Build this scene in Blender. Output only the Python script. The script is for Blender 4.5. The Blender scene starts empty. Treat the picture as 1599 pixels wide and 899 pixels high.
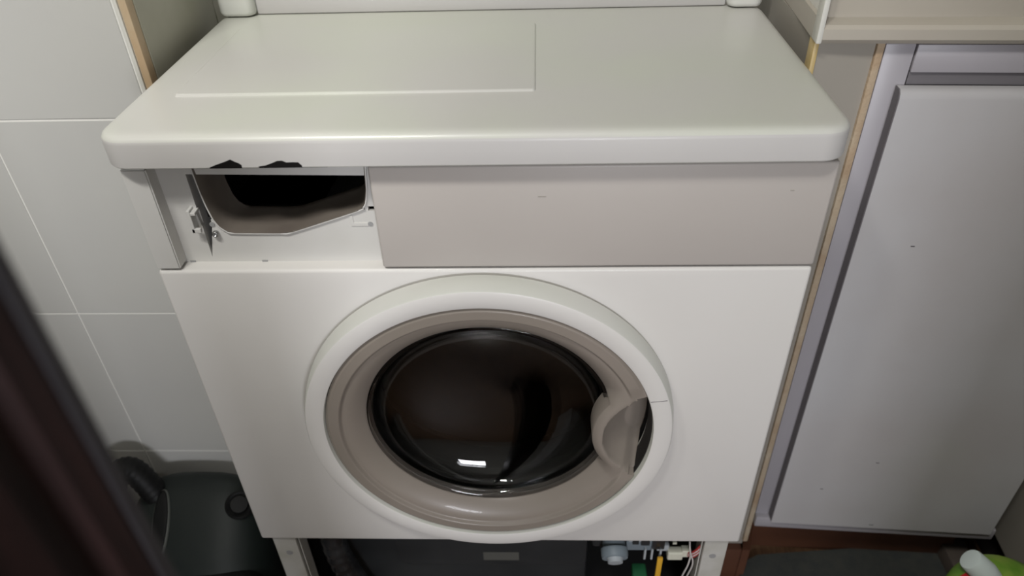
import bpy, bmesh, math, random
from mathutils import Vector, Matrix
random.seed(4)
C = bpy.context.scene.collection
PI = math.pi

# ------------------------------------------------------------------ camera
cam_d = bpy.data.cameras.new('camera'); cam = bpy.data.objects.new('camera', cam_d); C.objects.link(cam)
pitch, yaw, roll = 0.6466, -0.0474, -0.0337
f = Vector((math.sin(yaw)*math.cos(pitch), math.cos(yaw)*math.cos(pitch), -math.sin(pitch)))
r = Vector((math.cos(yaw), -math.sin(yaw), 0)); u = r.cross(f)
r2 = math.cos(roll)*r + math.sin(roll)*u; u2 = -math.sin(roll)*r + math.cos(roll)*u
m3 = Matrix((r2, u2, -f)).transposed()
cam.matrix_world = Matrix.Translation((0.0544, -0.5421, 1.0988)) @ m3.to_4x4()
cam_d.sensor_width = 36; cam_d.lens = 1153.2/1599*36; cam_d.clip_start = 0.01
cam_d.dof.use_dof = True; cam_d.dof.focus_distance = 0.72; cam_d.dof.aperture_fstop = 5.0
bpy.context.scene.camera = cam

# ------------------------------------------------------------------ world, lights, exposure
w = bpy.data.worlds.new('world'); bpy.context.scene.world = w; w.use_nodes = True
w.node_tree.nodes['Background'].inputs[0].default_value = (0.80, 0.88, 1.0, 1)
w.node_tree.nodes['Background'].inputs[1].default_value = 0.3
def area(name, loc, target, sx, sy, power, col):
    d = bpy.data.lights.new(name, 'AREA'); d.shape = 'RECTANGLE'; d.size = sx; d.size_y = sy; d.energy = power; d.color = col
    o = bpy.data.objects.new(name, d); C.objects.link(o); o.location = loc
    o.rotation_euler = (Vector(target)-Vector(loc)).to_track_quat('-Z', 'Y').to_euler(); return o
area('ceiling_light', (-0.44, -0.90, 2.36), (-0.1, 0.1, 0), 0.60, 0.16, 28, (1.0, 0.985, 0.94))
area('unseen_window_fill', (0.30, -1.75, 0.88), (0.2, 0.0, 0.45), 0.50, 0.24, 13, (0.93, 0.94, 1.0))  # added lamp for an unseen window, lights the machine from the front
vs = bpy.context.scene.view_settings
vs.view_transform = 'Standard'; vs.look = 'None'; vs.gamma = 1; vs.use_curve_mapping = False; vs.exposure = 0.17

# ------------------------------------------------------------------ materials
def mat(name, col, rough=0.4, metal=0.0, noise=None, scale=8.0, coat=0.0, bump=0.0, bscale=60, spec=0.5, trans=0.0, ior=1.45):
    m = bpy.data.materials.new(name); m.use_nodes = True; nt = m.node_tree; b = nt.nodes['Principled BSDF']
    b.inputs['Base Color'].default_value = (*col, 1); b.inputs['Roughness'].default_value = rough; b.inputs['Metallic'].default_value = metal
    b.inputs['Coat Weight'].default_value = coat; b.inputs['Specular IOR Level'].default_value = spec
    b.inputs['Transmission Weight'].default_value = trans; b.inputs['IOR'].default_value = ior
    tc = nt.nodes.new('ShaderNodeTexCoord')
    if noise:
        n = nt.nodes.new('ShaderNodeTexNoise'); n.inputs['Scale'].default_value = scale; n.inputs['Detail'].default_value = 6
        nt.links.new(tc.outputs['Object'], n.inputs['Vector'])
        rp = nt.nodes.new('ShaderNodeValToRGB'); rp.color_ramp.elements[0].position = .35; rp.color_ramp.elements[1].position = .68
        rp.color_ramp.elements[0].color = (*col, 1); rp.color_ramp.elements[1].color = (*noise, 1)
        nt.links.new(n.outputs['Fac'], rp.inputs['Fac']); nt.links.new(rp.outputs['Color'], b.inputs['Base Color'])
    if bump:
        n2 = nt.nodes.new('ShaderNodeTexNoise'); n2.inputs['Scale'].default_value = bscale; n2.inputs['Detail'].default_value = 3
        nt.links.new(tc.outputs['Object'], n2.inputs['Vector'])
        bp = nt.nodes.new('ShaderNodeBump'); bp.inputs['Strength'].default_value = bump; bp.inputs['Distance'].default_value = 0.002
        nt.links.new(n2.outputs['Fac'], bp.inputs['Height']); nt.links.new(bp.outputs['Normal'], b.inputs['Normal'])
    return m
def wood(name, c1, c2, scale=(3, 3, 40), rough=.5):
    m = mat(name, c1, rough); nt = m.node_tree; b = nt.nodes['Principled BSDF']
    tc = nt.nodes.new('ShaderNodeTexCoord'); mp = nt.nodes.new('ShaderNodeMapping'); mp.inputs['Scale'].default_value = scale
    n = nt.nodes.new('ShaderNodeTexNoise'); n.inputs['Scale'].default_value = 4; n.inputs['Detail'].default_value = 8
    rp = nt.nodes.new('ShaderNodeValToRGB'); rp.color_ramp.elements[0].position = .35; rp.color_ramp.elements[1].position = .65
    rp.color_ramp.elements[0].color = (*c1, 1); rp.color_ramp.elements[1].color = (*c2, 1)
    nt.links.new(tc.outputs['Object'], mp.inputs['Vector']); nt.links.new(mp.outputs['Vector'], n.inputs['Vector'])
    nt.links.new(n.outputs['Fac'], rp.inputs['Fac']); nt.links.new(rp.outputs['Color'], b.inputs['Base Color'])
    return m
M = {}
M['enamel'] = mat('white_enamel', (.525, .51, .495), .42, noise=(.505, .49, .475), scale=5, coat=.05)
M['front'] = mat('white_front_enamel', (.68, .66, .635), .44, noise=(.66, .64, .61), scale=4, coat=.05)
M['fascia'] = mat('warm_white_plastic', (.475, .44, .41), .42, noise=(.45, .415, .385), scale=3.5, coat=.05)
M['lid'] = mat('yellowed_white_lid', (.575, .565, .535), .34, noise=(.575, .59, .515), scale=6, coat=.08)
M['frame'] = mat('white_inner_plastic', (.60, .59, .57), .4, noise=(.56, .55, .52), scale=10)
M['ring'] = mat('aged_white_ring', (.64, .635, .60), .38, noise=(.62, .635, .57), scale=6, coat=.1)
M['greige'] = mat('greige_plastic', (.255, .22, .19), .40, noise=(.235, .205, .172), scale=7, coat=.15)
M['housing'] = mat('grey_drawer_plastic', (.17, .148, .125), .5, noise=(.12, .10, .085), scale=14)
M['glass'] = mat('smoked_glass', (.55, .55, .55), .02, trans=1.0, ior=1.45)
M['rubber'] = mat('black_rubber', (.012, .012, .013), .45)
M['drum'] = mat('dark_drum_metal', (.05, .048, .045), .35, metal=.8, noise=(.02, .018, .016), scale=9)
M['black'] = mat('black_plastic', (.018, .02, .022), .55, noise=(.028, .03, .032), scale=12)
M['blackgloss'] = mat('glossy_black_plastic', (.012, .012, .013), .2, noise=(.03, .032, .035), scale=20)
M['post'] = mat('white_painted_steel', (.52, .51, .48), .45, noise=(.42, .41, .36), scale=25)
M['steel'] = mat('screw_steel', (.4, .4, .4), .35, metal=1)
M['greyhole'] = mat('grey_plastic_pin', (.3, .3, .3), .5)
M['tile'] = mat('cream_glazed_tile', (.535, .53, .50), .28, noise=(.515, .51, .49), scale=5, coat=.2)
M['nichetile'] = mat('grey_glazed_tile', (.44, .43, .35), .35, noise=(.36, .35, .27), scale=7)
M['grout'] = mat('pale_grout', (.74, .73, .69), .8, bump=.3)
M['caulk'] = mat('tan_sealant', (.50, .36, .22), .5, noise=(.55, .44, .30), scale=30)
M['caulkw'] = mat('white_sealant', (.66, .65, .60), .5)
M['yellow'] = mat('yellowed_sealant', (.50, .36, .13), .45, noise=(.55, .43, .22), scale=30)
M['wall'] = mat('pale_plaster', (.52, .52, .50), .8, bump=.2)
M['cream'] = mat('cream_laminate', (.42, .38, .325), .35, noise=(.45, .42, .355), scale=6)
M['board'] = mat('beige_board', (.31, .285, .245), .45, noise=(.34, .315, .28), scale=5)
M['chip'] = mat('raw_chipboard_edge', (.40, .29, .19), .8, noise=(.50, .42, .31), scale=26, bump=.5, bscale=300)
M['lilac'] = mat('lilac_grey_laminate', (.39, .372, .40), .38, noise=(.365, .35, .375), scale=5)
M['lilacdoor'] = mat('grey_laminate_door', (.50, .50, .515), .30, noise=(.45, .43, .43), scale=3.5, coat=.15)
M['edgeband'] = mat('dark_grey_edge_band', (.15, .14, .15), .5)
M['plinth'] = mat('red_brown_skirting', (.12, .050, .028), .5, noise=(.085, .034, .02), scale=14)
M['floor'] = wood('brown_wood_floor', (.15, .085, .045), (.085, .045, .024), (40, 3, 3), .5)
M['matc'] = mat('dark_grey_mat', (.045, .05, .048), .95, noise=(.06, .062, .055), scale=60, bump=.8, bscale=500)
M['jamb'] = wood('dark_brown_stained_wood', (.030, .013, .012), (.008, .004, .004), (30, 30, 2), .5)
M['jamb'].node_tree.nodes['Principled BSDF'].inputs['Specular IOR Level'].default_value = .2
M['jamb_highlight'] = mat('painted_edge_highlight', (.030, .027, .030), .5, noise=(.022, .02, .022), scale=20)  # grey that paints the highlight on the door frame edge
M['vac'] = mat('dark_green_plastic', (.006, .010, .009), .5, noise=(.008, .0125, .011), scale=8)
M['vacblack'] = mat('vacuum_black_plastic', (.006, .006, .006), .55, spec=.3)
M['vacrim'] = mat('grey_vacuum_trim', (.09, .095, .085), .4)
M['pumpgrey'] = mat('blue_grey_plastic', (.20, .24, .27), .45)
M['pumplight'] = mat('pale_grey_plastic', (.38, .41, .43), .5)
M['wirered'] = mat('red_wire', (.35, .03, .03), .5)
M['wirewhite'] = mat('white_wire', (.55, .52, .50), .5)
M['yellowstrap'] = mat('yellow_plastic', (.65, .36, .03), .5)
M['green'] = mat('green_plastic', (.02, .12, .05), .5)
M['connector'] = mat('ivory_connector', (.60, .60, .50), .5)
M['cap'] = mat('translucent_white_cap', (.60, .68, .66), .4)
M['labelg'] = mat('green_bottle_label', (.10, .26, .02), .4, noise=(.30, .42, .07), scale=25)
M['labelr'] = mat('red_bottle_label', (.5, .015, .02), .4)
M['hose'] = mat('grey_corrugated_hose', (.17, .16, .15), .5)
M['stone'] = mat('beige_floor_tile', (.11, .09, .075), .6, noise=(.085, .07, .06), scale=20)
M['base_shade'] = mat('painted_base_shade', (.012, .012, .012), .8)  # black that paints the shade inside the machine base
M['dark'] = mat('dark_gap', (.012, .010, .009), .8)
M['label'] = mat('grey_sticker', (.10, .10, .09), .6)

# ------------------------------------------------------------------ helpers
def link(name, bm, m, parent=None, smooth=False, loc=None):
    me = bpy.data.meshes.new(name); bmesh.ops.recalc_face_normals(bm, faces=bm.faces); bm.to_mesh(me); bm.free()
    if m: me.materials.append(m)
    if smooth:
        for p in me.polygons: p.use_smooth = True
    o = bpy.data.objects.new(name, me); C.objects.link(o)
    if parent: o.parent = parent
    if loc: o.location = loc
    return o
def shade(o, ang=40):
    """smooth faces, sharp edges past the angle"""
    me = o.data
    for p in me.polygons: p.use_smooth = True
    bm = bmesh.new(); bm.from_mesh(me)
    for e in bm.edges:
        if len(e.link_faces) == 2 and e.calc_face_angle(0) > math.radians(ang): e.smooth = False
    bm.to_mesh(me); bm.free(); return o
def empty(name, loc=(0, 0, 0), rz=0):
    o = bpy.data.objects.new(name, None); C.objects.link(o); o.location = loc; o.rotation_euler = (0, 0, rz); o.empty_display_size = .05; return o
def tag(o, label=None, cat=None, group=None, kind=None):
    if label: o['label'] = label
    if cat: o['category'] = cat
    if group: o['group'] = group
    if kind: o['kind'] = kind
    return o
def bx(bm, x0, x1, y0, y1, z0, z1, bev=0, seg=2):
    t = bmesh.new(); bmesh.ops.create_cube(t, size=1)
    for v in t.verts:
        v.co = Vector(((x0+x1)/2+v.co.x*(x1-x0), (y0+y1)/2+v.co.y*(y1-y0), (z0+z1)/2+v.co.z*(z1-z0)))
    if bev: bmesh.ops.bevel(t, geom=list(t.edges), offset=bev, segments=seg, profile=.5, affect='EDGES')
    me = bpy.data.meshes.new('t'); t.to_mesh(me); t.free(); bm.from_mesh(me); bpy.data.meshes.remove(me); return bm
def box(name, x0, x1, y0, y1, z0, z1, m, parent=None, bev=0.0, seg=2):
    o = link(name, bx(bmesh.new(), x0, x1, y0, y1, z0, z1, bev, seg), m, parent)
    if bev: shade(o)
    return o
def prism_xz(bm, pts, y0, y1, bev=0):
    """polygon in the XZ plane extruded along Y"""
    t = bmesh.new(); a = [t.verts.new((x, y0, z)) for x, z in pts]; t.faces.new(a)
    g = bmesh.ops.extrude_face_region(t, geom=list(t.faces))
    for v in g['geom']:
        if isinstance(v, bmesh.types.BMVert): v.co.y = y1
    bmesh.ops.recalc_face_normals(t, faces=t.faces)
    if bev: bmesh.ops.bevel(t, geom=list(t.edges), offset=bev, segments=2, profile=.5, affect='EDGES')
    me = bpy.data.meshes.new('t'); t.to_mesh(me); t.free(); bm.from_mesh(me); bpy.data.meshes.remove(me); return bm
def boolean(o, cutter):
    md = o.modifiers.new('b', 'BOOLEAN'); md.operation = 'DIFFERENCE'; md.object = cutter; md.solver = 'EXACT'
    bpy.context.view_layer.update()
    ev = o.evaluated_get(bpy.context.evaluated_depsgraph_get()); me = bpy.data.meshes.new_from_object(ev)
    o.modifiers.clear(); old = o.data; o.data = me; bpy.data.meshes.remove(old)
    bpy.data.objects.remove(cutter, do_unlink=True); return o
def lathe_y(bm, prof, cx, cz, n=128, close=False):
    """profile (r, y) revolved about the Y axis through (cx, cz)"""
    rings = []
    for rr, yy in prof:
        if rr < 1e-6: rings.append([bm.verts.new((cx, yy, cz))])
        else: rings.append([bm.verts.new((cx+rr*math.cos(2*PI*i/n), yy, cz+rr*math.sin(2*PI*i/n))) for i in range(n)])
    pairs = list(zip(rings, rings[1:])) + ([(rings[-1], rings[0])] if close else [])
    for a, b in pairs:
        for i in range(n):
            j = (i+1) % n
            if len(a) == 1 and len(b) == 1: continue
            if len(a) == 1: bm.faces.new((a[0], b[i], b[j]))
            elif len(b) == 1: bm.faces.new((a[i], b[0], a[j]))
            else: bm.faces.new((a[i], b[i], b[j], a[j]))
    return bm
def lathe_axis(bm, prof, origin, axis, n=32):
    q = Vector(axis).normalized().to_track_quat('Z', 'Y').to_matrix(); rings = []
    for rr, h in prof:
        if rr < 1e-6: rings.append([bm.verts.new(Vector(origin)+q@Vector((0, 0, h)))])
        else: rings.append([bm.verts.new(Vector(origin)+q@Vector((rr*math.cos(2*PI*i/n), rr*math.sin(2*PI*i/n), h))) for i in range(n)])
    for a, b in zip(rings, rings[1:]):
        for i in range(n):
            j = (i+1) % n
            if len(a) == 1 and len(b) == 1: continue
            if len(a) == 1: bm.faces.new((a[0], b[i], b[j]))
            elif len(b) == 1: bm.faces.new((a[i], b[0], a[j]))
            else: bm.faces.new((a[i], b[i], b[j], a[j]))
    return bm
def tube(name, pts, rad, m, parent=None, n=10, sub=8):
    P = [Vector(p) for p in pts]; path = []
    for i in range(len(P)-1):
        p0 = P[max(i-1, 0)]; p1 = P[i]; p2 = P[i+1]; p3 = P[min(i+2, len(P)-1)]
        for k in range(sub):
            t = k/sub; path.append(.5*((2*p1)+(-p0+p2)*t+(2*p0-5*p1+4*p2-p3)*t*t+(-p0+3*p1-3*p2+p3)*t**3))
    path.append(P[-1]); bm = bmesh.new(); rings = []
    for i, p in enumerate(path):
        d = (path[min(i+1, len(path)-1)]-path[max(i-1, 0)]).normalized(); q = d.to_track_quat('Z', 'Y').to_matrix()
        rr = rad(i/len(path)) if callable(rad) else rad
        rings.append([bm.verts.new(p+q@Vector((rr*math.cos(2*PI*k/n), rr*math.sin(2*PI*k/n), 0))) for k in range(n)])
    for a, b in zip(rings, rings[1:]):
        for k in range(n): bm.faces.new((a[k], a[(k+1) % n], b[(k+1) % n], b[k]))
    bm.faces.new(rings[0]); bm.faces.new(rings[-1])
    return link(name, bm, m, parent, smooth=True)
def round_rect(x0, x1, y0, y1, rad, n=8):
    out = []
    for cx, cy, a0 in ((x1-rad, y1-rad, 0), (x0+rad, y1-rad, 90), (x0+rad, y0+rad, 180), (x1-rad, y0+rad, 270)):
        for i in range(n+1):
            a = math.radians(a0+90*i/n); out.append((cx+rad*math.cos(a), cy+rad*math.sin(a)))
    return out
def loft(bm, loops, caps=(True, True)):
    R = [[bm.verts.new(p) for p in l] for l in loops]
    for a, b in zip(R, R[1:]):
        n = len(a)
        for i in range(n): bm.faces.new((a[i], a[(i+1) % n], b[(i+1) % n], b[i]))
    if caps[0]: bm.faces.new(R[0])
    if caps[1]: bm.faces.new(R[-1])
    return bm
def structure(o): o['kind'] = 'structure'; return o

# ================================================================== SETTING
structure(box('floor', -1.6, 1.6, -1.8, .9, -.06, 0, M['floor']))
structure(box('ceiling', -1.6, 1.6, -1.8, .9, 2.45, 2.5, M['wall']))
# ---- left tiled wall, faces the camera, with every tile its own piece
YW, XL = .14, -.320
wl = structure(box('wall_left', -1.6, XL-.0012, YW+.0009, .9, 0, 2.45, M['grout']))
g = .0009
tile_mesh = {}
def tile(parent, x0, x1, z0, z1, y, m, axis='y'):
    w_, h_ = round(x1-x0, 4), round(z1-z0, 4); key = (w_, h_, axis, m.name)
    if key not in tile_mesh:
        bm = bmesh.new()
        if axis == 'y': bx(bm, 0, w_, 0, .0075, 0, h_, .0006, 1)
        else: bx(bm, 0, .0055, 0, w_, 0, h_, .0006, 1)
        me = bpy.data.meshes.new('tile'); bm.to_mesh(me); bm.free(); me.materials.append(m); tile_mesh[key] = me
    o = bpy.data.objects.new('tile', tile_mesh[key]); C.objects.link(o); o.parent = parent
    o.location = (x0, y, z0) if axis == 'y' else (y, x0, z0); return o
zs = [.0, .048, .298, .548, .798, 1.054, 1.304, 1.554, 1.804, 2.054, 2.304, 2.45]
for z0, z1 in zip(zs, zs[1:]):
    for x0, x1 in ((XL-.187, XL-.014), (-.707, -.507), (-.907, -.707), (-1.107, -.907), (-1.307, -1.107)):
        if x1 == XL-.014: x0 = -.507
        tile(wl, x0+g, x1-g, z0+g, z1-g, YW, M['tile'])
# ---- niche: left cheek, back, right cheek
wn = wl
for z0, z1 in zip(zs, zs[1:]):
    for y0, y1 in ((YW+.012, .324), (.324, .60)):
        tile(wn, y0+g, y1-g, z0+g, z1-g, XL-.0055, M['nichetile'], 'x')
structure(box('wall_back', XL, 1.6, .60, .66, 0, 2.45, M['wall']))
# corner sealant (white bead and tan bead)
t1 = structure(box('trim_1', XL-.0125, XL-.0085, YW-.0015, YW+.008, 0, 2.45, M['caulkw'], bev=.001))
tag(t1, 'white sealant bead along the edge of the left tiled wall')
t2 = structure(box('trim_2', XL-.0085, XL-.0002, YW-.0005, YW+.013, 0, 2.45, M['caulk'], bev=.002))
tag(t2, 'tan sealant strip at the corner of the left tiled wall')
# far left and far right walls, wall behind the camera with a window added for the light
structure(box('wall_side', -1.66, -1.6, -1.8, .9, 0, 2.5, M['wall']))
structure(box('wall_right', 1.6, 1.66, -1.8, .9, 0, 2.5, M['wall']))
wf = structure(link('wall_front', bx(bx(bx(bx(bmesh.new(), -1.6, 0, -1.86, -1.8, 0, 2.45), .60, 1.6, -1.86, -1.8, 0, 2.45), 0, .60, -1.86, -1.8, 0, .72), 0, .60, -1.86, -1.8, 1.04, 2.45), M['wall']))
wd = structure(link('added_window', bx(bx(bx(bx(bmesh.new(), 0, .03, -1.85, -1.79, .72, 1.04), .57, .60, -1.85, -1.79, .72, 1.04), .03, .57, -1.85, -1.79, .72, .75), .03, .57, -1.85, -1.79, 1.01, 1.04), M['enamel']))  # frame of the added window, out of view
# ---- unseen light blockers, and the dark door frame close to the camera
structure(box('added_partition', .43, 1.6, -.52, -.44, 0, 2.45, M['wall']))  # unseen partition added to keep light off the right cabinet
structure(tag(box('added_shade_wall', -1.55, -.31, -.66, -.47, 0, 1.60, M['wall']), None))  # unseen wall added to shade the lower left tiles and vacuum cleaner
jb = bmesh.new()
prof = [(-.0755, -.402), (-.0745, -.407), (-.0745, -.416), (-.079, -.419), (-.079, -.428), (-.0745, -.432), (-.0745, -.452), (-.079, -.456),
        (-.079, -.463), (-.075, -.467), (-.075, -.492), (-.079, -.500), (-.086, -.509), (-.128, -.509), (-.136, -.505), (-.136, -.400), (-.080, -.400)]
loft(jb, [[(x, y, z) for x, y in prof] for z in (0, 2.45)])
tr = structure(link('trim_3', jb, M['jamb'])); tag(tr, 'dark brown moulded door frame, out of focus in the near left corner')
ed = box('edge_highlight', -.0785, -.0735, -.4045, -.3985, 0, 2.45, M['jamb_highlight'], tr, bev=.001)  # painted highlight along the frame's near edge
tag(ed, 'grey strip painting the highlight on the door frame edge')

# ---- right: beige board beside the niche, raw chipboard edge, sealant
YR, XR = .15, .316
cab = empty('base_cabinet', (XR, YR, 0), -.06)       # local x runs along the front, local y goes into the cabinet
tag(cab, 'lilac grey base cabinet with one plain grey door, right of the washing machine', 'cabinet')
wb = structure(link('wall_niche_right', bx(bmesh.new(), XR-.002, XR+.052, YR-.002, .60, .075, .862), M['board'])); tag(wb, 'beige board panel closing the niche right of the washing machine')
sk = structure(box('trim_4', XR-.01, XR+.050, YR-.014, YR+.02, 0, .075, M['plinth'], bev=.002)); tag(sk, 'short red brown skirting below the beige board')
ce = structure(box('trim_5', XR+.0505, XR+.0580, YR-.006, YR+.012, .085, .862, M['chip'], bev=.0015)); tag(ce, 'raw tan chipboard edge between beige board and grey cabinet')
yc = structure(box('trim_6', XR-.0065, XR-.0018, YR-.0035, YR+.012, .075, .8628, M['yellow'], bev=.0008)); tag(yc, 'yellowed sealant strip at the right corner of the niche')
# skirting return
rt = bmesh.new()
loft(rt, [[(XR+.050, YR-.014, z), (XR+.062, YR-.014, z), (XR+.085, YR+.055, z), (XR+.070, YR+.055, z)] for z in (0, .075)])
structure(tag(link('trim_7', rt, M['plinth']), 'red brown skirting return between the board and the cabinet plinth'))
# cabinet parts (local space)
CW = .398
box('carcass', .059, CW, .004, .44, .135, .860, M['lilac'], cab, bev=.001)
box('stile', .0585, .0855, -.002, .010, .135, .8595, M['lilac'], cab, bev=.001)
box('top_rail', .0865, CW, -.004, .004, .833, .8595, M['lilac'], cab, bev=.001)
box('bottom_rail', .0585, CW, -.010, .006, .135, .157, M['lilac'], cab, bev=.002)
gp = box('handle_gap', .0865, CW-.002, -.001, .0045, .8205, .8328, M['edgeband'], cab); tag(gp, 'dark finger gap above the door')
dr = bmesh.new()
DP = [(-.018, .158), (-.018, .812), (-.0165, .817), (-.013, .8205), (-.003, .8205), (-.003, .158)]
loft(dr, [[(x, y, z) for y, z in DP] for x in (.078, .385)])
door = shade(link('door', dr, M['lilacdoor'], cab), 50)
eb = bmesh.new(); loft(eb, [[(x, y, z) for y, z in [(-.0172, .160), (-.0172, .812), (-.0155, .817), (-.0125, .820), (-.0035, .820), (-.0035, .160)]] for x in (.0772, .0785)])
tag(link('edge_band', eb, M['edgeband'], door), 'dark grey edge of the door')
for (x, z) in ((.135, .648), (.13, .24), (.215, .165), (.19, .30)):
    s = box('scuff', x, x+.004 if z > .2 else x+.006, -.0184, -.0179, z, z+.0012, M['edgeband'], door)
pl = box('plinth', .066, CW, .050, .066, 0, .135, M['plinth'], cab, bev=.001); tag(pl, 'red brown plinth')
# cream counter above
ct = empty('counter', (XR, YR, 0), -.06)
tag(ct, 'cream boxed counter with a moulded lower edge above the grey cabinet', 'counter')
box('body', 0, .52, -.001, .44, .8795, 1.0, M['cream'], ct, bev=.002)
lb = bmesh.new(); loft(lb, [[(x, y, z) for y, z in [(-.013, .8645), (-.0145, .867), (-.0145, .876), (-.012, .8795), (-.001, .883), (.44, .883), (.44, .8625), (-.011, .8625)]] for x in (-.0075, .52)])
shade(link('lower_edge', lb, M['cream'], ct), 30)
box('side_panel', -.0035, .0005, .004, .44, .862, 1.0, M['caulkw'], ct, bev=.001)
box('corner_bead', -.0088, -.0035, -.0152, .002, .8630, 1.0, M['caulkw'], ct, bev=.0015)

# right-hand beige unit, tile strip, gap
ru = empty('side_unit', (.742, .10, 0), -.06)
tag(ru, 'beige side unit standing at the right edge beyond the cabinet door', 'cabinet')
box('side_panel', .0, .36, -.03, .30, .10, .86, M['board'], ru, bev=.002)
box('foot', .03, .34, -.01, .28, 0, .10, M['dark'], ru)  # black block painting the shadow gap under the unit
tsk = tag(box('floor_tile', .700, .738, .06, .186, 0, .035, M['stone'], bev=.003), 'beige stone strip on the floor between cabinet and side unit', 'tile')
tag(box('strip', .7225, .738, .188, .215, 0, .06, M['stone'], bev=.002), 'small beige block at the foot of the grey cabinet', 'tile')

# mat on the floor
mb = bmesh.new(); outl = [(.374, .140), (.385, .160), (.41, .172), (.55, .184), (.70, .196), (.725, .175), (.735, -.2), (.40, -.2), (.36, .05)]
loft(mb, [[(x, y, z) for x, y in outl] for z in (.0005, .008)])
tag(link('floor_mat', mb, M['matc']), 'dark grey mat on the brown floor before the grey cabinet', 'mat')

# ================================================================== WASHING MACHINE
wm = empty('washing_machine', (0, 0, 0))
tag(wm, 'white front loading washing machine with round door, missing detergent drawer and missing kick plate', 'washing machine')
W = .2975; SX = .287
# body shell: side sheets, back sheet, shelf
bs = bmesh.new()
bx(bs, -SX, -SX+.002, .012, .30, .012, .813); bx(bs, SX-.002, SX, .012, .30, .012, .813); bx(bs, -SX+.002, SX-.002, .298, .30, .012, .813)
bx(bs, -SX+.002, SX-.002, .012, .298, .012, .016)
link('body', bs, M['post'], wm)
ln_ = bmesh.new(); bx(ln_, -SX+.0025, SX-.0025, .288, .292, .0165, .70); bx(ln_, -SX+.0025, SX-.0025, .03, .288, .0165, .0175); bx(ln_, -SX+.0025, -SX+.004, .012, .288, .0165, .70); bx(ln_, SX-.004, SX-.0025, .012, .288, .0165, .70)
tag(link('base_shade', ln_, M['base_shade'], wm), 'black sheets standing in for the shade inside the open base')  # black sheets put in for the shade behind the missing kick plate
for sx in (-1, 1):
    pb = bmesh.new(); x0, x1 = sorted((sx*SX, sx*.258)); bx(pb, x0, x1, .006, .012, .012, .2945, .001); bx(pb, *sorted((sx*.256, sx*.2575)), .012, .03, .012, .2945)
    po = link('post', pb, M['post'], wm)
    hb = bmesh.new(); lathe_y(hb, [(0, .0052), (.0042, .0052), (.0042, .0066), (0, .0066)], sx*.271, .258, 20); link('hole', hb, M['greyhole'], po)
    fb = bmesh.new(); lathe_axis(fb, [(0, 0), (.02, 0), (.02, .01), (.008, .012), (.008, .02), (0, .02)], (sx*.262, .04, 0), (0, 0, 1), 20); link('foot', fb, M['rubber'], wm, True)
# lower front panel with a round opening
fp = bmesh.new(); bx(fp, -W, W, 0, .022, .2955, .7105, .0035, 3)
front = link('front_panel', fp, M['front'], wm)
cu = link('c', lathe_y(bmesh.new(), [(0, -.1), (.176, -.1), (.176, .1), (0, .1)], 0, .515, 96), None)
boolean(front, cu); shade(front, 30)
# fascia pieces
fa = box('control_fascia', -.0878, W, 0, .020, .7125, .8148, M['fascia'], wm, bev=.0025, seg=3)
tag(fa, 'wide blank warm white control fascia')
for (x, z, l) in ((.053, .785, .007), (.262, .7885, .003)):
    box('scratch', x, x+l, -.0003, .0003, z, z+.0007, M['board'], fa)
ec = bmesh.new()
loft(ec, [[(-W+.001, 0, z), (-.2745, 0, z), (-.2745, .016, z), (-W+.001, .016, z)] for z in (.7125, .8145)])
bmesh.ops.bevel(ec, geom=list(ec.edges), offset=.0012, segments=2, affect='EDGES')
tag(shade(link('fascia_end', ec, M['frame'], wm)), 'narrow fascia piece left of the drawer bay')
# drawer frame plate with opening
fr = bmesh.new()
prism_xz(fr, [(-.2965, .8150), (-.086, .8150), (-.086, .7065), (-.1985, .7065), (-.1985, .7105), (-.2965, .7105)], .015, .019)
frame = link('drawer_frame', fr, M['frame'], wm)
hole = [(-.2495, .8020), (-.0945, .7990), (-.0955, .786), (-.0985, .7715), (-.101, .7675), (-.1055, .7645), (-.1675, .7425), (-.180, .7413), (-.222, .7425), (-.229, .745), (-.2345, .750), (-.2375, .756),
        (-.2400, .7560), (-.2402, .7510), (-.2425, .7430), (-.2495, .7160)]
boolean(frame, link('c', prism_xz(bmesh.new(), hole, 0, .05), None))
# notch at left (dark side slot)
boolean(frame, link('c', prism_xz(bmesh.new(), [(-.2515, .7665), (-.2480, .7685), (-.2480, .753), (-.2500, .750)], 0, .05), None))
boolean(frame, link('c', prism_xz(bmesh.new(), [(-.0965, .7685), (-.0905, .7685), (-.0905, .7640), (-.0965, .7640)], 0, .05), None))
shade(frame, 30)
ln = box('lower_ledge', -.2745, -.0878, .004, .032, .7025, .7068, M['frame'], wm, bev=.001)
# housing: funnel walls lofted back from the lip
lip = [(-.2425, .812), (-.0925, .812), (-.0945, .786), (-.0975, .7725), (-.1005, .768), (-.1055, .7645), (-.1675, .7432), (-.180, .7418), (-.222, .7425), (-.2285, .7448), (-.2335, .7495), (-.237, .757), (-.2395, .770), (-.2412, .786)]
def sc(pts, y, k, cx=-.165, cz=.80, dx=0, dz=0): return [(cx+(x-cx)*k+dx, y, cz+(z-cz)*k+dz) for x, z in pts]
hb = bmesh.new()
lo = [sc(lip, .0135, 1.0), sc(lip, .0128, .988), sc(lip, .016, .975), sc(lip, .030, .955), sc(lip, .048, .93), sc(lip, .052, .915), sc(lip, .055, .93), sc(lip, .0545, .99), sc(lip, .022, 1.012), sc(lip, .0145, 1.012)]
loft(hb, lo, (False, False))
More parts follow.
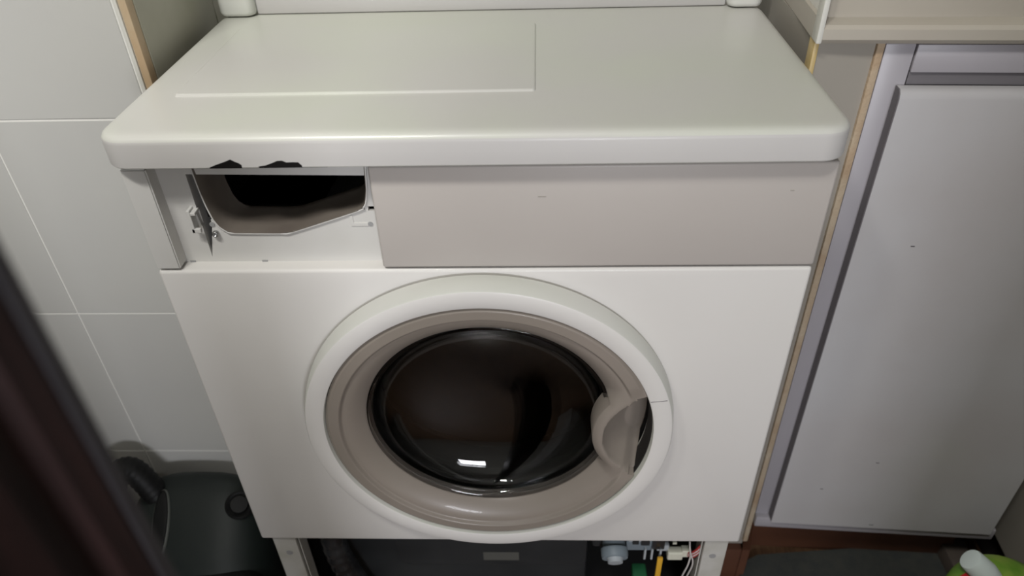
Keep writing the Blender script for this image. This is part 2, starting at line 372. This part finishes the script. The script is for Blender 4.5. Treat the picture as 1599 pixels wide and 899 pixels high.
# narrow returning top: close with side cheek
hs = link('drawer_housing', hb, M['housing'], wm); tag(hs, 'grey plastic throat of the empty detergent drawer slot'); shade(hs, 35)
lipb = bmesh.new()
rim = [(x, z) for x, z in lip[1:]] + [lip[0]]
path_pts = [(x, .0138, z) for x, z in rim]
tb = tube('rim', path_pts, .0009, M['frame'], hs, 8, 3); tag(tb, 'pale rim of the drawer throat')
ch = bmesh.new(); bx(ch, -.2515, -.2497, .0192, .048, .712, .812); link('side_cheek', ch, M['frame'], hs)
box('notch', -.2496, -.2440, .030, .047, .750, .772, M['dark'], hs)
iw = bmesh.new(); bx(iw, -.26, -.08, .10, .295, .718, .722); bx(iw, -.262, -.259, .056, .295, .72, .812); bx(iw, -.083, -.08, .056, .295, .72, .812); bx(iw, -.262, -.08, .292, .295, .72, .812); bx(iw, -.262, -.08, .056, .295, .718, .722)
tag(link('drawer_chamber', iw, M['dark'], hs), 'dark chamber behind the drawer slot')
rb = bmesh.new(); loft(rb, [[(-.150, .050, .7445+dz), (-.100, .050, .7665+dz), (-.096, .110, .7685+dz), (-.146, .110, .7465+dz)] for dz in (0, .003)]); tag(link('guide_rail', rb, M['black'], hs), 'sloping guide rail inside the slot')
rb = bmesh.new(); loft(rb, [[(-.150, .051, .7470+dz), (-.098, .051, .7690+dz), (-.0975, .053, .7695+dz), (-.1495, .053, .7475+dz)] for dz in (0, .0022)]); link('rail_edge', rb, M['cream'], hs)
# clip, screw, peg, embossed mark
cb = bmesh.new(); bx(cb, -.2555, -.2525, .006, .016, .7475, .7705, .0006); bx(cb, -.2555, -.2475, .006, .009, .7475, .752, .0006); bx(cb, -.2525, -.2480, .006, .016, .7655, .7685, .0006)
tag(link('clip', cb, M['frame'], wm), 'small white catch left of the drawer slot')
sb = bmesh.new(); lathe_y(sb, [(.0026, .0148), (.0031, .0115), (.0024, .0105), (.0016, .0108), (.0014, .0138), (0, .0138)], -.2385, .7425, 20); tag(link('screw', sb, M['steel'], wm, True), 'steel screw head')
sb = bmesh.new(); lathe_y(sb, [(.0024, .0150), (.0024, .0143), (0, .0143)], -.2400, .7515, 16); link('peg', sb, M['greyhole'], wm)
sb = bmesh.new(); lathe_y(sb, [(.0022, .0150), (.0022, .0143), (0, .0143)], -.0965, .7505, 16); link('peg', sb, M['greyhole'], wm)
eb = bmesh.new(); prism_xz(eb, [(-.1145, .7590), (-.1115, .7595), (-.1110, .7520), (-.0985, .7520), (-.0985, .7485), (-.1140, .7485)], .0142, .0152, .0003); tag(link('embossed_mark', eb, M['frame'], wm), 'L shaped raised mark on the drawer frame')
for x in (-.2715, -.2035): box('slot', x, x+.005, .0142, .0152, .7085, .7120, M['greyhole'], frame)
box('slot', -.1335, -.1290, .0030, .0038, .7058, .7078, M['dark'], ln)

# ---- lid: hollow rounded slab with chipped front edge
LX0, LX1, LY0, LY1 = -.3035, .2995, -.0135, .312
def lid_loop(ins, z, n=10): return [(x, y, z) for x, y in round_rect(LX0+ins, LX1-ins, LY0+ins, LY1-ins, max(.024-ins, .003), n)]
lb = bmesh.new()
loft(lb, [lid_loop(.0035, .812), lid_loop(.0035, .844), lid_loop(.0035+.003, .8455), lid_loop(.012, .8462)][::-1] + [], (True, False))
l_in = [lid_loop(.0035, .8155)]
bm = bmesh.new()
outer = [lid_loop(.0008, .8218), lid_loop(0, .8228), lid_loop(0, .8425), lid_loop(.0006, .8452), lid_loop(.0022, .8475), lid_loop(.0045, .8490), lid_loop(.0075, .8497), lid_loop(.0115, .850), lid_loop(.0150, .8501), lid_loop(.022, .8501)]
loops = [lid_loop(.010, .8465), lid_loop(.0035, .8440), lid_loop(.0030, .8218)] + outer
loft(bm, loops, (True, True)); lb.free()
lid = link('lid', bm, M['lid'], wm); lid['label'] = 'glossy yellowed white lid with chipped front edge'
chips = [[(-.2135, .812), (-.2130, .8228), (-.2070, .8252), (-.2010, .8272), (-.1935, .8300), (-.1905, .8280), (-.1878, .8268), (-.1855, .8250), (-.1865, .812)],
         [(-.1735, .812), (-.1720, .8236), (-.1660, .8244), (-.1610, .8262), (-.1560, .8282), (-.1520, .8285), (-.1485, .8268), (-.1440, .8270), (-.1390, .8268), (-.1365, .8240), (-.1365, .812)]]
for c in chips: boolean(lid, link('c', prism_xz(bmesh.new(), [(x, z) for x, z in c], -.05, .008), None))
shade(lid, 35)
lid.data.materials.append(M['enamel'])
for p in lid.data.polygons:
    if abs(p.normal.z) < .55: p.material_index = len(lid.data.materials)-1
bx_ = box('inner_strip', -.23, -.12, -.001, .012, .8155, .836, M['dark'], lid); tag(bx_, 'dark gap seen through the chipped edge')
# raised flat area on lid
rp = bmesh.new()
ra = (-.2655, .0515, .0675, .250)
loft(rp, [[(x, y, z) for x, y in round_rect(ra[0]+i, ra[1]-i, ra[2]+i, ra[3]-i, .003, 4)] for i, z in ((-.0015, .8497), (0, .8503), (.0006, .8516), (.0016, .8521))], (False, True))
shade(link('raised_panel', rp, M['lid'], lid), 15)
# rear upstand and end caps
rp_ = box('rear_panel', -.262, .260, .300, .312, .8505, .895, M['enamel'], wm, bev=.002); tag(rp_, 'white upstand along the back of the lid')
for (x0, x1) in ((-.302, -.262), (.260, .298)):
    e = bmesh.new(); s = -1 if x0 < 0 else 1
    lo = []
    for z, i in ((.8512, .004), (.8525, .0012), (.856, 0), (.89, 0), (.897, .002), (.899, .006)):
        lo.append([(x, y, z) for x, y in round_rect(x0+i, x1-i, .288+i, .314-i, .0095-i*.5, 6)])
    loft(e, lo); tag(shade(link('end_cap', e, M['ring'], wm), 50), 'white end cap of the rear upstand')

# ---- door
dz0 = .515
dr = empty('door'); dr.parent = wm
bm = bmesh.new()
lathe_y(bm, [(.1695, .010), (.1695, -.0235), (.1700, -.0248), (.1712, -.0255), (.1800, -.0258), (.1868, -.0255), (.1885, -.0248), (.1895, -.0232), (.1920, -.0095), (.1922, -.0040), (.1890, -.0030), (.1750, -.0030), (.1750, .010)], 0, dz0, 200, True)
wr = shade(link('outer_ring', bm, M['ring'], dr), 35)
wr.data.materials.append(M['front'])
for p in wr.data.polygons:
    if p.normal.y < -.8: p.material_index = 1
sm = bmesh.new(); t0 = math.atan2(.0510, .1725)
q = .0002; prism_xz(sm, [(.1630, dz0+.0515-q), (.1630, dz0+.0515+q), (.1792, dz0+.0536+q), (.1792, dz0+.0536-q)], -.02605, -.0245)
tag(link('seam', sm, M['edgeband'], wr), 'thin dark seam of the handle on the ring')
# inner greige ring as a height field, with the handle scoop
GC = (.1775, .5085); RB, RP = .0695, .0590; NT, NR = 420, 46; RO = .1688
def sstep(a, b, x):
    t = min(max((x-a)/(b-a), 0), 1); return t*t*(3-2*t)
def base(rr):
    t = (rr-.1300)/(RO-.1300)
    if t > .66: return -.0238 + .0030*sstep(.90, 1, t)
    v = -.0195 + (-.003+.0195)*(1-math.sin(min(t/.58, 1)*PI/2)**.85)
    return v - .0043*sstep(.56, .66, t)
def hf(x, z):
    rr = math.hypot(x, z-dz0); s = math.hypot(x-GC[0], z-GC[1]); y = base(max(rr, .1300))
    k = 1-sstep(RB-.008, RB+.014, s); y = y*(1-k)+(-.0215)*k
    if s < RP+.0025:
        t = 1-sstep(.028, RP+.0022, s)
        y = max(y, -.0215 + .003*sstep(RP+.0025, RP-.001, s)) if s > RP-.0005 else y
        dd = (RP-s)/RP
        y = -.0215 + .034*min(1, (max(0, dd*1.0)/.45)) ** .8 + .010*sstep(.150, .168, rr)
    return y
bm = bmesh.new(); cols = []
for i in range(NT):
    th = 2*PI*i/NT; ct, st = math.cos(th), math.sin(th)
    rin = .1300
    # ray from door centre to the bulge circle
    gx, gz = GC[0], GC[1]-dz0; bq = gx*ct+gz*st; disc = bq*bq-(gx*gx+gz*gz-RB*RB)
    if disc > 0 and bq > 0: rin = min(rin, bq-math.sqrt(disc))
    col = []
    col.append(bm.verts.new((rin*ct, .008, dz0+rin*st)))
    for k in range(NR+1):
        rr = rin+(RO-rin)*k/NR; x, z = rr*ct, dz0+rr*st; col.append(bm.verts.new((x, hf(x, z), z)))
    col.append(bm.verts.new((RO*ct, .021, dz0+RO*st)))
    cols.append(col)
for i in range(NT):
    a, b = cols[i], cols[(i+1) % NT]
    for k in range(len(a)-1): bm.faces.new((a[k], a[k+1], b[k+1], b[k]))
ir = link('inner_ring', bm, M['greige'], dr); shade(ir, 50); tag(ir, 'greige dished ring with a scooped handle recess')
bm = bmesh.new(); lathe_y(bm, [(.1685, -.0175), (.1697, -.0175), (.1697, .006), (.1685, .006)], 0, dz0, 160, True); tag(link('gap_ring', bm, M['dark'], dr), 'thin dark joint between the rings')
# glass bowl
gl = []
NG = 14
for i in range(NG+1):
    a = PI/2*i/NG; gl.append((.1260*math.cos(a), -.001+.050*math.sin(a)**.9))
prof = [(.1310, -.0010), (.1298, -.0035), (.1277, -.0040), (.1263, -.0020)] + [(rr*.985, y) for rr, y in gl[:-1]] + [(0, gl[-1][1])]
back = [(0, gl[-1][1]+.004)] + [(rr+.003, y+.003) for rr, y in gl[:-1]][::-1] + [(.1310, .0050)]
bm = bmesh.new(); lathe_y(bm, prof+back, 0, dz0, 160, True); tag(link('glass', bm, M['glass'], dr, True), 'dark round door glass')
# gasket and drum
bm = bmesh.new(); lathe_y(bm, [(.168, .0225), (.150, .024), (.132, .022), (.1315, .028), (.135, .045), (.150, .055), (.150, .09), (.176, .09), (.176, .0225)], 0, dz0, 96, True); link('gasket', bm, M['rubber'], wm, True)
bm = bmesh.new(); lathe_y(bm, [(.152, .092), (.190, .098), (.190, .285), (0, .288), (0, .290), (.193, .289), (.193, .092)], 0, dz0+.01, 96); link('drum', bm, M['drum'], wm, True)

# ---- bottom compartment
tb_ = bmesh.new(); bx(tb_, -.245, .120, .065, .285, .018, .315, .01); tub = tag(shade(link('tub', tb_, M['black'], wm)), 'black plastic lower tub')
rr_ = bmesh.new()
pa = [(x, z) for x, z in round_rect(-.150, .118, .148, .31, .018, 6)]; pi_ = [(x, z) for x, z in round_rect(-.144, .112, .154, .304, .014, 6)]
loft(rr_, [[(x, .066, z) for x, z in pa], [(x, .060, z) for x, z in round_rect(-.149, .117, .149, .309, .018, 6)], [(x, .059, z) for x, z in pi_]], (False, True)); shade(link('raised_plate', rr_, M['black'], tub), 30)
box('sticker', -.027, .023, .0583, .0592, .163, .182, M['label'], tub)
tube('hose', [(-.225, .045, .30), (-.222, .035, .22), (-.205, .03, .15), (-.19, .04, .08)], lambda t: .017+.0006*math.sin(t*90), M['blackgloss'], wm, 20, 24)
# pump assembly
pu = empty('drain_pump', (-.007, 0, .003)); pu.parent = wm; tag(pu, 'blue grey drain pump with wires behind the missing kick plate')
bm = bmesh.new(); bx(bm, .128, .178, .03, .075, .2350, .276, .004); link('pump_body', bm, M['black'], pu)
bm = bmesh.new(); lathe_axis(bm, [(0, 0), (.0165, 0), (.0175, .004), (.0175, .012), (.0150, .014), (.0150, .03), (0, .03)], (.1565, .012, .2385), (-.03, 1, .35), 32); shade(link('filter_cap', bm, M['pumpgrey'], pu))
bm = bmesh.new(); lathe_axis(bm, [(0, -.006), (.0095, -.006), (.0105, 0), (0, .001)], (.1565, .012, .2385), (-.03, 1, .35), 24); shade(link('filter_knob', bm, M['pumplight'], pu))
box('bracket', .172, .206, .028, .060, .232, .262, M['pumpgrey'], pu, bev=.0015)
box('bracket', .174, .203, .024, .030, .256, .266, M['pumplight'], pu, bev=.0008)
box('terminal', .179, .187, .022, .026, .254, .260, M['black'], pu); box('terminal', .190, .201, .022, .026, .252, .261, M['black'], pu)
box('motor', .205, .222, .025, .07, .238, .285, M['blackgloss'], pu, bev=.002)
for x in (.196, .205, .216): box('tab', x, x+.0025, .024, .028, .218, .240, M['pumplight'], pu)
bm = bmesh.new(); bx(bm, .226, .246, .020, .032, .222, .238, .002); bx(bm, .244, .256, .021, .031, .228, .241, .001); link('connector', bm, M['connector'], pu)
box('strap', .2125, .2195, .016, .020, .160, .232, M['yellowstrap'], pu, bev=.001)
box('bracket', .212, .228, .026, .034, .233, .246, M['pumplight'], pu, bev=.002)
box('block', .186, .206, .026, .050, .150, .170, M['green'], pu, bev=.003)
box('tab', .231, .236, .024, .028, .252, .256, M['connector'], pu)
for i, (m, o_) in enumerate(((M['wirered'], 0), (M['wirewhite'], .003), (M['wirered'], .006), (M['wirewhite'], -.003), (M['wirered'], -.0055))):
    tube('wire', [(.252, .022, .234+o_*.4), (.2575, .016, .243+o_), (.264, .016, .256+o_*1.2), (.276, .030, .270+o_)], .0016, m, pu, 6, 6)
tube('wire', [(.250, .018, .268), (.252, .014, .250), (.258, .014, .225), (.254, .018, .18), (.25, .02, .12)], .0011, M['wirewhite'], pu, 6, 6)
tube('wire', [(.255, .018, .240), (.252, .014, .220), (.247, .014, .19), (.249, .02, .13)], .0011, M['wirewhite'], pu, 6, 6)

# ================================================================== VACUUM CLEANER
vc = empty('vacuum_cleaner', (-.418, .03, 0))
tag(vc, 'dark green vacuum cleaner on the floor between tiled wall and washing machine', 'vacuum cleaner')
def superell(bm, c, s, e1=.5, e2=.6, nu=40, nv=24, shear=0, zmin=None):
    V = []
    sg = lambda v, e: math.copysign(abs(v)**e, v)
    for j in range(nv+1):
        ph = -PI/2+PI*j/nv; row = []
        for i in range(nu):
            th = 2*PI*i/nu
            x = s[0]*sg(math.cos(ph), e1)*sg(math.cos(th), e2); y = s[1]*sg(math.cos(ph), e1)*sg(math.sin(th), e2); z = s[2]*sg(math.sin(ph), e1)
            zz = z+shear*y
            row.append(bm.verts.new((c[0]+x, c[1]+y, c[2]+zz)))
        V.append(row)
    for a, b in zip(V, V[1:]):
        for i in range(nu): bm.faces.new((a[i], a[(i+1) % nu], b[(i+1) % nu], b[i]))
    bmesh.ops.remove_doubles(bm, verts=bm.verts, dist=1e-5); return bm
bm = bmesh.new(); superell(bm, (0, 0, .150), (.104, .098, .112), .62, .62, shear=.60)
link('body', bm, M['vac'], vc, True)
bm = bmesh.new(); superell(bm, (-.002, -.02, .055), (.100, .115, .055), .4, .5); tag(link('base', bm, M['vacblack'], vc, True), 'black lower body')
def oval(name, c, a, b, th, nrm, lng, m, parent):
    nz = Vector(nrm).normalized(); ax = (Vector(lng)-nz*Vector(lng).dot(nz)).normalized(); ay = nz.cross(ax); bm = bmesh.new(); L = []
    for k, (sc_, h) in enumerate(((1, -th*2), (1, 0), (.9, th*.4), (.6, th*.5))):
        L.append([tuple(Vector(c)+ax*a*sc_*math.cos(2*PI*i/40)+ay*b*sc_*math.sin(2*PI*i/40)+nz*h) for i in range(40)])
    loft(bm, L); return link(name, bm, m, parent, True)
bm = bmesh.new(); lathe_axis(bm, [(0, -.01), (.018, -.01), (.019, .004), (.016, .007), (.012, .005), (.011, .010), (0, .011)], (.066, .036, .274), (.25, -.45, .85), 28); kn = shade(link('knob', bm, M['vacblack'], vc))
ov = oval('recess', (-.0345, .010, .2675), .046, .0125, .003, (-.10, -.50, .86), (.10, -.86, -.49), M['vacrim'], vc)
oval('insert', (-.0347, .0097, .2700), .043, .0102, .002, (-.10, -.50, .86), (.10, -.86, -.49), M['vacblack'], ov)
tube('hose', [(-.05, .05, .27), (-.082, .062, .315), (-.112, .055, .29), (-.125, .035, .20), (-.12, 0, .08), (-.11, -.05, .03)], lambda t: .017+.0007*math.sin(t*260), M['vacblack'], vc, 14, 24)
bm = bmesh.new(); superell(bm, (.030, -.066, .166), (.085, .058, .068), .6, .6); tag(link('bumper', bm, M['vacblack'], vc, True), 'black front bumper')

# ================================================================== BOTTLE and HOSE
bt = empty('detergent_bottle', (.636, .0, 0))
tag(bt, 'green and red labelled bottle with tilted white cap at the lower right', 'bottle')
def ell(rx, ry, z, n=40, cx=0, cy=0): return [(cx+rx*math.cos(2*PI*i/n), cy+ry*math.sin(2*PI*i/n), z) for i in range(n)]
bm = bmesh.new(); loft(bm, [ell(.052, .034, .0085), ell(.058, .040, .016), ell(.058, .040, .19), ell(.056, .038, .210), ell(.050, .034, .224), ell(.038, .028, .233, cx=-.006), ell(.024, .020, .239, cx=-.016), ell(.016, .014, .244, cx=-.024)]); link('body', bm, M['labelg'], bt, True)
bm = bmesh.new(); rows = []
for z, k, cx in ((.12, 1.012, 0), (.190, 1.012, 0), (.2105, .980, 0), (.2250, .875, 0), (.2345, .665, -.006)):
    rows.append([bm.verts.new((cx+.058*k*math.cos(a), .0405*k*math.sin(a), z)) for a in [math.radians(178+i*5) for i in range(7)]])
for a, b in zip(rows, rows[1:]):
    for i in range(6): bm.faces.new((a[i], a[i+1], b[i+1], b[i]))
tag(link('label_band', bm, M['labelr'], bt, True), 'red stripe on the green label')
bm = bmesh.new(); lathe_axis(bm, [(0, -.012), (.0135, -.012), (.0158, 0), (.0158, .002), (.0146, .025), (.0136, .0272), (.010, .028), (0, .028)], (-.027, -.004, .242), (-.74, .30, .62), 40); shade(link('cap', bm, M['cap'], bt), 50)
hz = tube('drain_hose', [(.79, -.02, .020), (.760, .012, .045), (.738, .032, .09), (.724, .03, .15), (.735, .0, .21)], lambda t: .017+.0018*math.sin(t*260), M['hose'], None, 20, 60)
tag(hz, 'grey corrugated hose standing beside the beige side unit at the right edge', 'hose')
